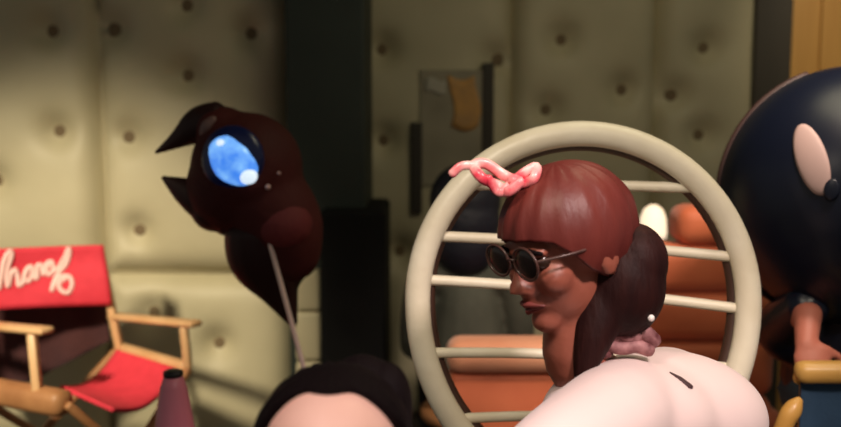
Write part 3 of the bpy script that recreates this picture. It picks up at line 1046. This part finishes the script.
for k in range(4):
    a = PI / 4 + k * PI / 2
    bb = BM()
    tube(bb, [(nb.x + .11 * math.cos(a), nb.y + .06 + .11 * math.sin(a), 0.205), (nb.x + .15 * math.cos(a), nb.y + .06 + .15 * math.sin(a), 0.0)], 0.014)
    for v in bb.verts: v.co.z = max(v.co.z, 0.0)
    obj('leg', bb, M['black'], sb)

# ------------------------------------------------------------------ performer with the big navy head, on a blue chair
YN = 2.20
nc = P(852, 196, YN)
rn = px2m(130, YN)
t = thing('person', "person in a round navy costume head with pale oval patch seated on the blue chair", 'person', (nc.x, YN + .05, 0))
b = BM()
ball(b, nc, (rn, rn * .92, rn * 1.0), seg=48, rings=32)
for v in b.verts:
    d_ = v.co - nc
    if d_.z < -rn * .3:
        v.co.x = nc.x + d_.x * (1 + .12 * (d_.z / rn + .3))
ch = obj('costume_head', b, M['navy'], t)
def on_ball(px, py, off=0.0):
    o_ = V((0, 0, CAMZ))
    d_ = (P(px, py, 1.0) - o_).normalized()
    S_ = V((1 / rn, 1 / (rn * .92), 1 / rn))
    oo = V(((o_ - nc)[i] * S_[i] for i in range(3)))
    dd = V((d_[i] * S_[i] for i in range(3)))
    A_, B_, C_ = dd.dot(dd), 2 * oo.dot(dd), oo.dot(oo) - 1
    disc = max(B_ * B_ - 4 * A_ * C_, 0)
    p = o_ + d_ * ((-B_ - math.sqrt(disc)) / (2 * A_))
    n_ = (p - nc).normalized()
    return p + n_ * off, n_
pc_, pn = on_ball(813, 160)
def patch_mesh(cx, cy, ax, ay, rot, off, thick=.012):
    b = BM()
    def fn(u, v):
        r, a = u, 2 * PI * v
        x, y = ax * r * math.cos(a), ay * r * math.sin(a)
        xx = cx + x * math.cos(rot) - y * math.sin(rot)
        yy = cy + x * math.sin(rot) + y * math.cos(rot)
        return on_ball(xx, yy, off + thick * .5 * math.sqrt(max(0, 1 - r * r)))[0]
    nu, nv = 10, 40
    c0 = b.verts.new(fn(0, 0))
    rg = [[b.verts.new(fn((i + 1) / nu, j / nv)) for j in range(nv)] for i in range(nu)]
    skirt = [b.verts.new(on_ball_in(v.co)) for v in rg[-1]]
    for j in range(nv):
        j2 = (j + 1) % nv
        b.faces.new((c0, rg[0][j], rg[0][j2]))
        for i in range(nu - 1):
            b.faces.new((rg[i][j], rg[i + 1][j], rg[i + 1][j2], rg[i][j2]))
        b.faces.new((rg[-1][j], skirt[j], skirt[j2], rg[-1][j2]))
    return b
def on_ball_in(p):
    return V(p) - (V(p) - nc).normalized() * 0.02
o = obj('oval_patch', patch_mesh(812, 160, 16, 37, -0.30, 0.002), M['patch'], ch)
o['label'] = 'pale pinkish oval patch'
obj('patch_notch', patch_mesh(832, 190, 8, 11, 0.2, 0.005, .006), M['navy'], ch)
# brown rim around the opening of the head at its far side
b = BM()
pts = [nc + V((-math.cos(a) * rn * .985, 0.04, math.sin(a) * rn * .985)) for a in [(-60 + 130 * i / 30) * PI / 180 for i in range(31)]]
tube(b, pts, 0.010, 10)
o = obj('head_seam', b, M['rim'], ch)
# body under it
nb = V((nc.x + .04, YN + .06, nc.z - rn * .85))
b = BM()
limb(b, [nc + V((0, .05, -.05)), nb + V((0, 0, 0.02)), nb + V((0.02, .02, -.22)), V((nb.x + .03, nb.y + .06, .64))], [0.10, 0.10, 0.13, 0.14])
shl = nb + V((-0.15, -.02, -.08))
wl = P(806, 352, 1.98)
elb = P(796, 330, 2.2)
arml = [nb + V((-.04, 0, -.04)), shl, elb + V((-.02, .02, .01)), P(808, 312, 2.06)]
limb(b, arml, [.055, .052, .042, .034])
limb(b, [P(808, 312, 2.06), P(806, 348, 2.0)], [.033, .024])
hand(b, P(807, 342, 2.0), (0.15, -.35, -.9), (0.2, .9, -.3), 1, .7)
shr = nb + V((.17, -.02, -.08))
elr = shr + V((.06, -.02, -.24))
wrr = elr + V((-.08, -.20, .0))
limb(b, [nb + V((.04, 0, -.04)), shr, elr, wrr], [.055, .052, .04, .025])
hand(b, wrr, (-.2, -1, 0), (0, 0, -1), -1)
for s in (-1, 1):
    h_ = V((nb.x + s * .09 + .04, nb.y + .05, .62))
    kn = h_ + V((s * .04, -.36, .0))
    an = kn + V((0, .02, -.53))
    limb(b, [h_, kn, an], [.085, .056, .034])
    limb(b, [an + V((0, .02, -.04)), an + V((0, -.15, -.055))], [.034, .022])
body = link('body', remesh(b, 0.007, 3), M['skin_red'], t)
b = BM()
limb(b, [nb + V((0, 0, 0.05)), nb + V((0, 0, -.05)), nb + V((0.02, .02, -.22)), V((nb.x + .03, nb.y + .06, .66))], [0.12, 0.15, 0.175, 0.16])
limb(b, [nb + V((-.05, 0, -.05)), shl, elb + V((-.02, .02, .01)), P(809, 303, 2.08)], [.08, .085, .065, .052])
limb(b, [nb + V((.05, 0, -.05)), shr, elr, elr.lerp(wrr, .6)], [.08, .08, .06, .048])
link('costume_top', remesh(b, 0.009, 4), M['navy'], t)
b = BM()
for s in (-1, 1):
    h_ = V((nb.x + s * .09 + .04, nb.y + .05, .62))
    kn = h_ + V((s * .04, -.36, .0))
    an = kn + V((0, .02, -.46))
    limb(b, [h_, kn, an], [.105, .072, .055])
link('trousers', remesh(b, 0.009, 3), M['teal'], t)

# blue director's chair
az = P(795, 372, 2.02).z
cx0 = P(795, 372, 2.02).x
t = thing('director_chair', "blue canvas director's chair with amber wooden arms at the right edge", 'chair', (cx0 + .28, 2.2, 0))
# its sides run back and to the right, the arm rail in front
def cz(x, y, z):
    return V((cx0 + x * .94 + (y - 1.96) * .50, y, z))
for xo in (0.0, 0.58):
    obj('arm', bar(BM(), cz(xo, 1.95, az), cz(xo, 2.40, az), 0.055, 0.028, bev=.011), M['wood2'], t)
    obj('front_post', bar(BM(), cz(xo, 2.02, az - .014), cz(xo, 2.02, .50), 0.03, 0.03), M['wood2'], t)
    obj('back_post', bar(BM(), cz(xo, 2.40, az + .14), cz(xo, 2.40, .04), 0.03, 0.03), M['wood2'], t)
    obj('seat_rail', bar(BM(), cz(xo, 1.98, .49), cz(xo, 2.42, .49), 0.04, 0.04), M['wood2'], t)
    obj('foot_bar', bar(BM(), cz(xo, 1.96, .021), cz(xo, 2.44, .021), 0.045, 0.042), M['wood2'], t)
rz_ = P(795, 372, 1.90)
obj('front_rail', bar(BM(), rz_, rz_ + V((.60, 0, 0)), 0.05, 0.048, bev=.018), M['wood2'], t)
obj('seat_canvas', cloth(BM(), lambda u, v: cz(.02 + .54 * u, 1.99 + .42 * v, .505 - .03 * math.sin(PI * u)), 16, 10, .008), M['blue'], t)
obj('back_canvas', cloth(BM(), lambda u, v: cz(.58 * u, 2.425, az + .02 + .12 * v), 12, 6, .008), M['blue'], t)
obj('side_canvas', cloth(BM(), lambda u, v: rz_ + V((.02 + .56 * u, .012 + .006 * math.sin(u * 14), -.01 - .27 * v)), 16, 8, .008), M['blue'], t)
for yy in (2.02, 2.40):
    obj('leg', bar(BM(), cz(.01, yy, .48), cz(.57, yy, .04), .034, .022), M['wood2'], t)
    obj('leg', bar(BM(), cz(.57, yy + .025, .48), cz(.01, yy + .025, .04), .034, .022), M['wood2'], t)
# wooden knob of a cane leaning by the chair
kb = P(790, 412, 1.80)
k_ = thing('wooden_stick', 'amber wooden stick with rounded end leaning by the blue chair', 'stick', (kb.x - .02, kb.y, 0))
b = BM()
top = P(799, 400, 1.80)
s = spline([(top.x, top.y, top.z, .009), (*(top + V((-.012, 0, -.02))), .019), (*(top + V((-.03, 0, -.06))), .018), (*(top + V((-.06, .02, -.22))), .015), (top.x - .10, top.y + .04, .012, .012)], 6)
tube(b, [q[:3] for q in s], [q[3] for q in s], 14)
obj('shaft', b, M['wood2'], k_)
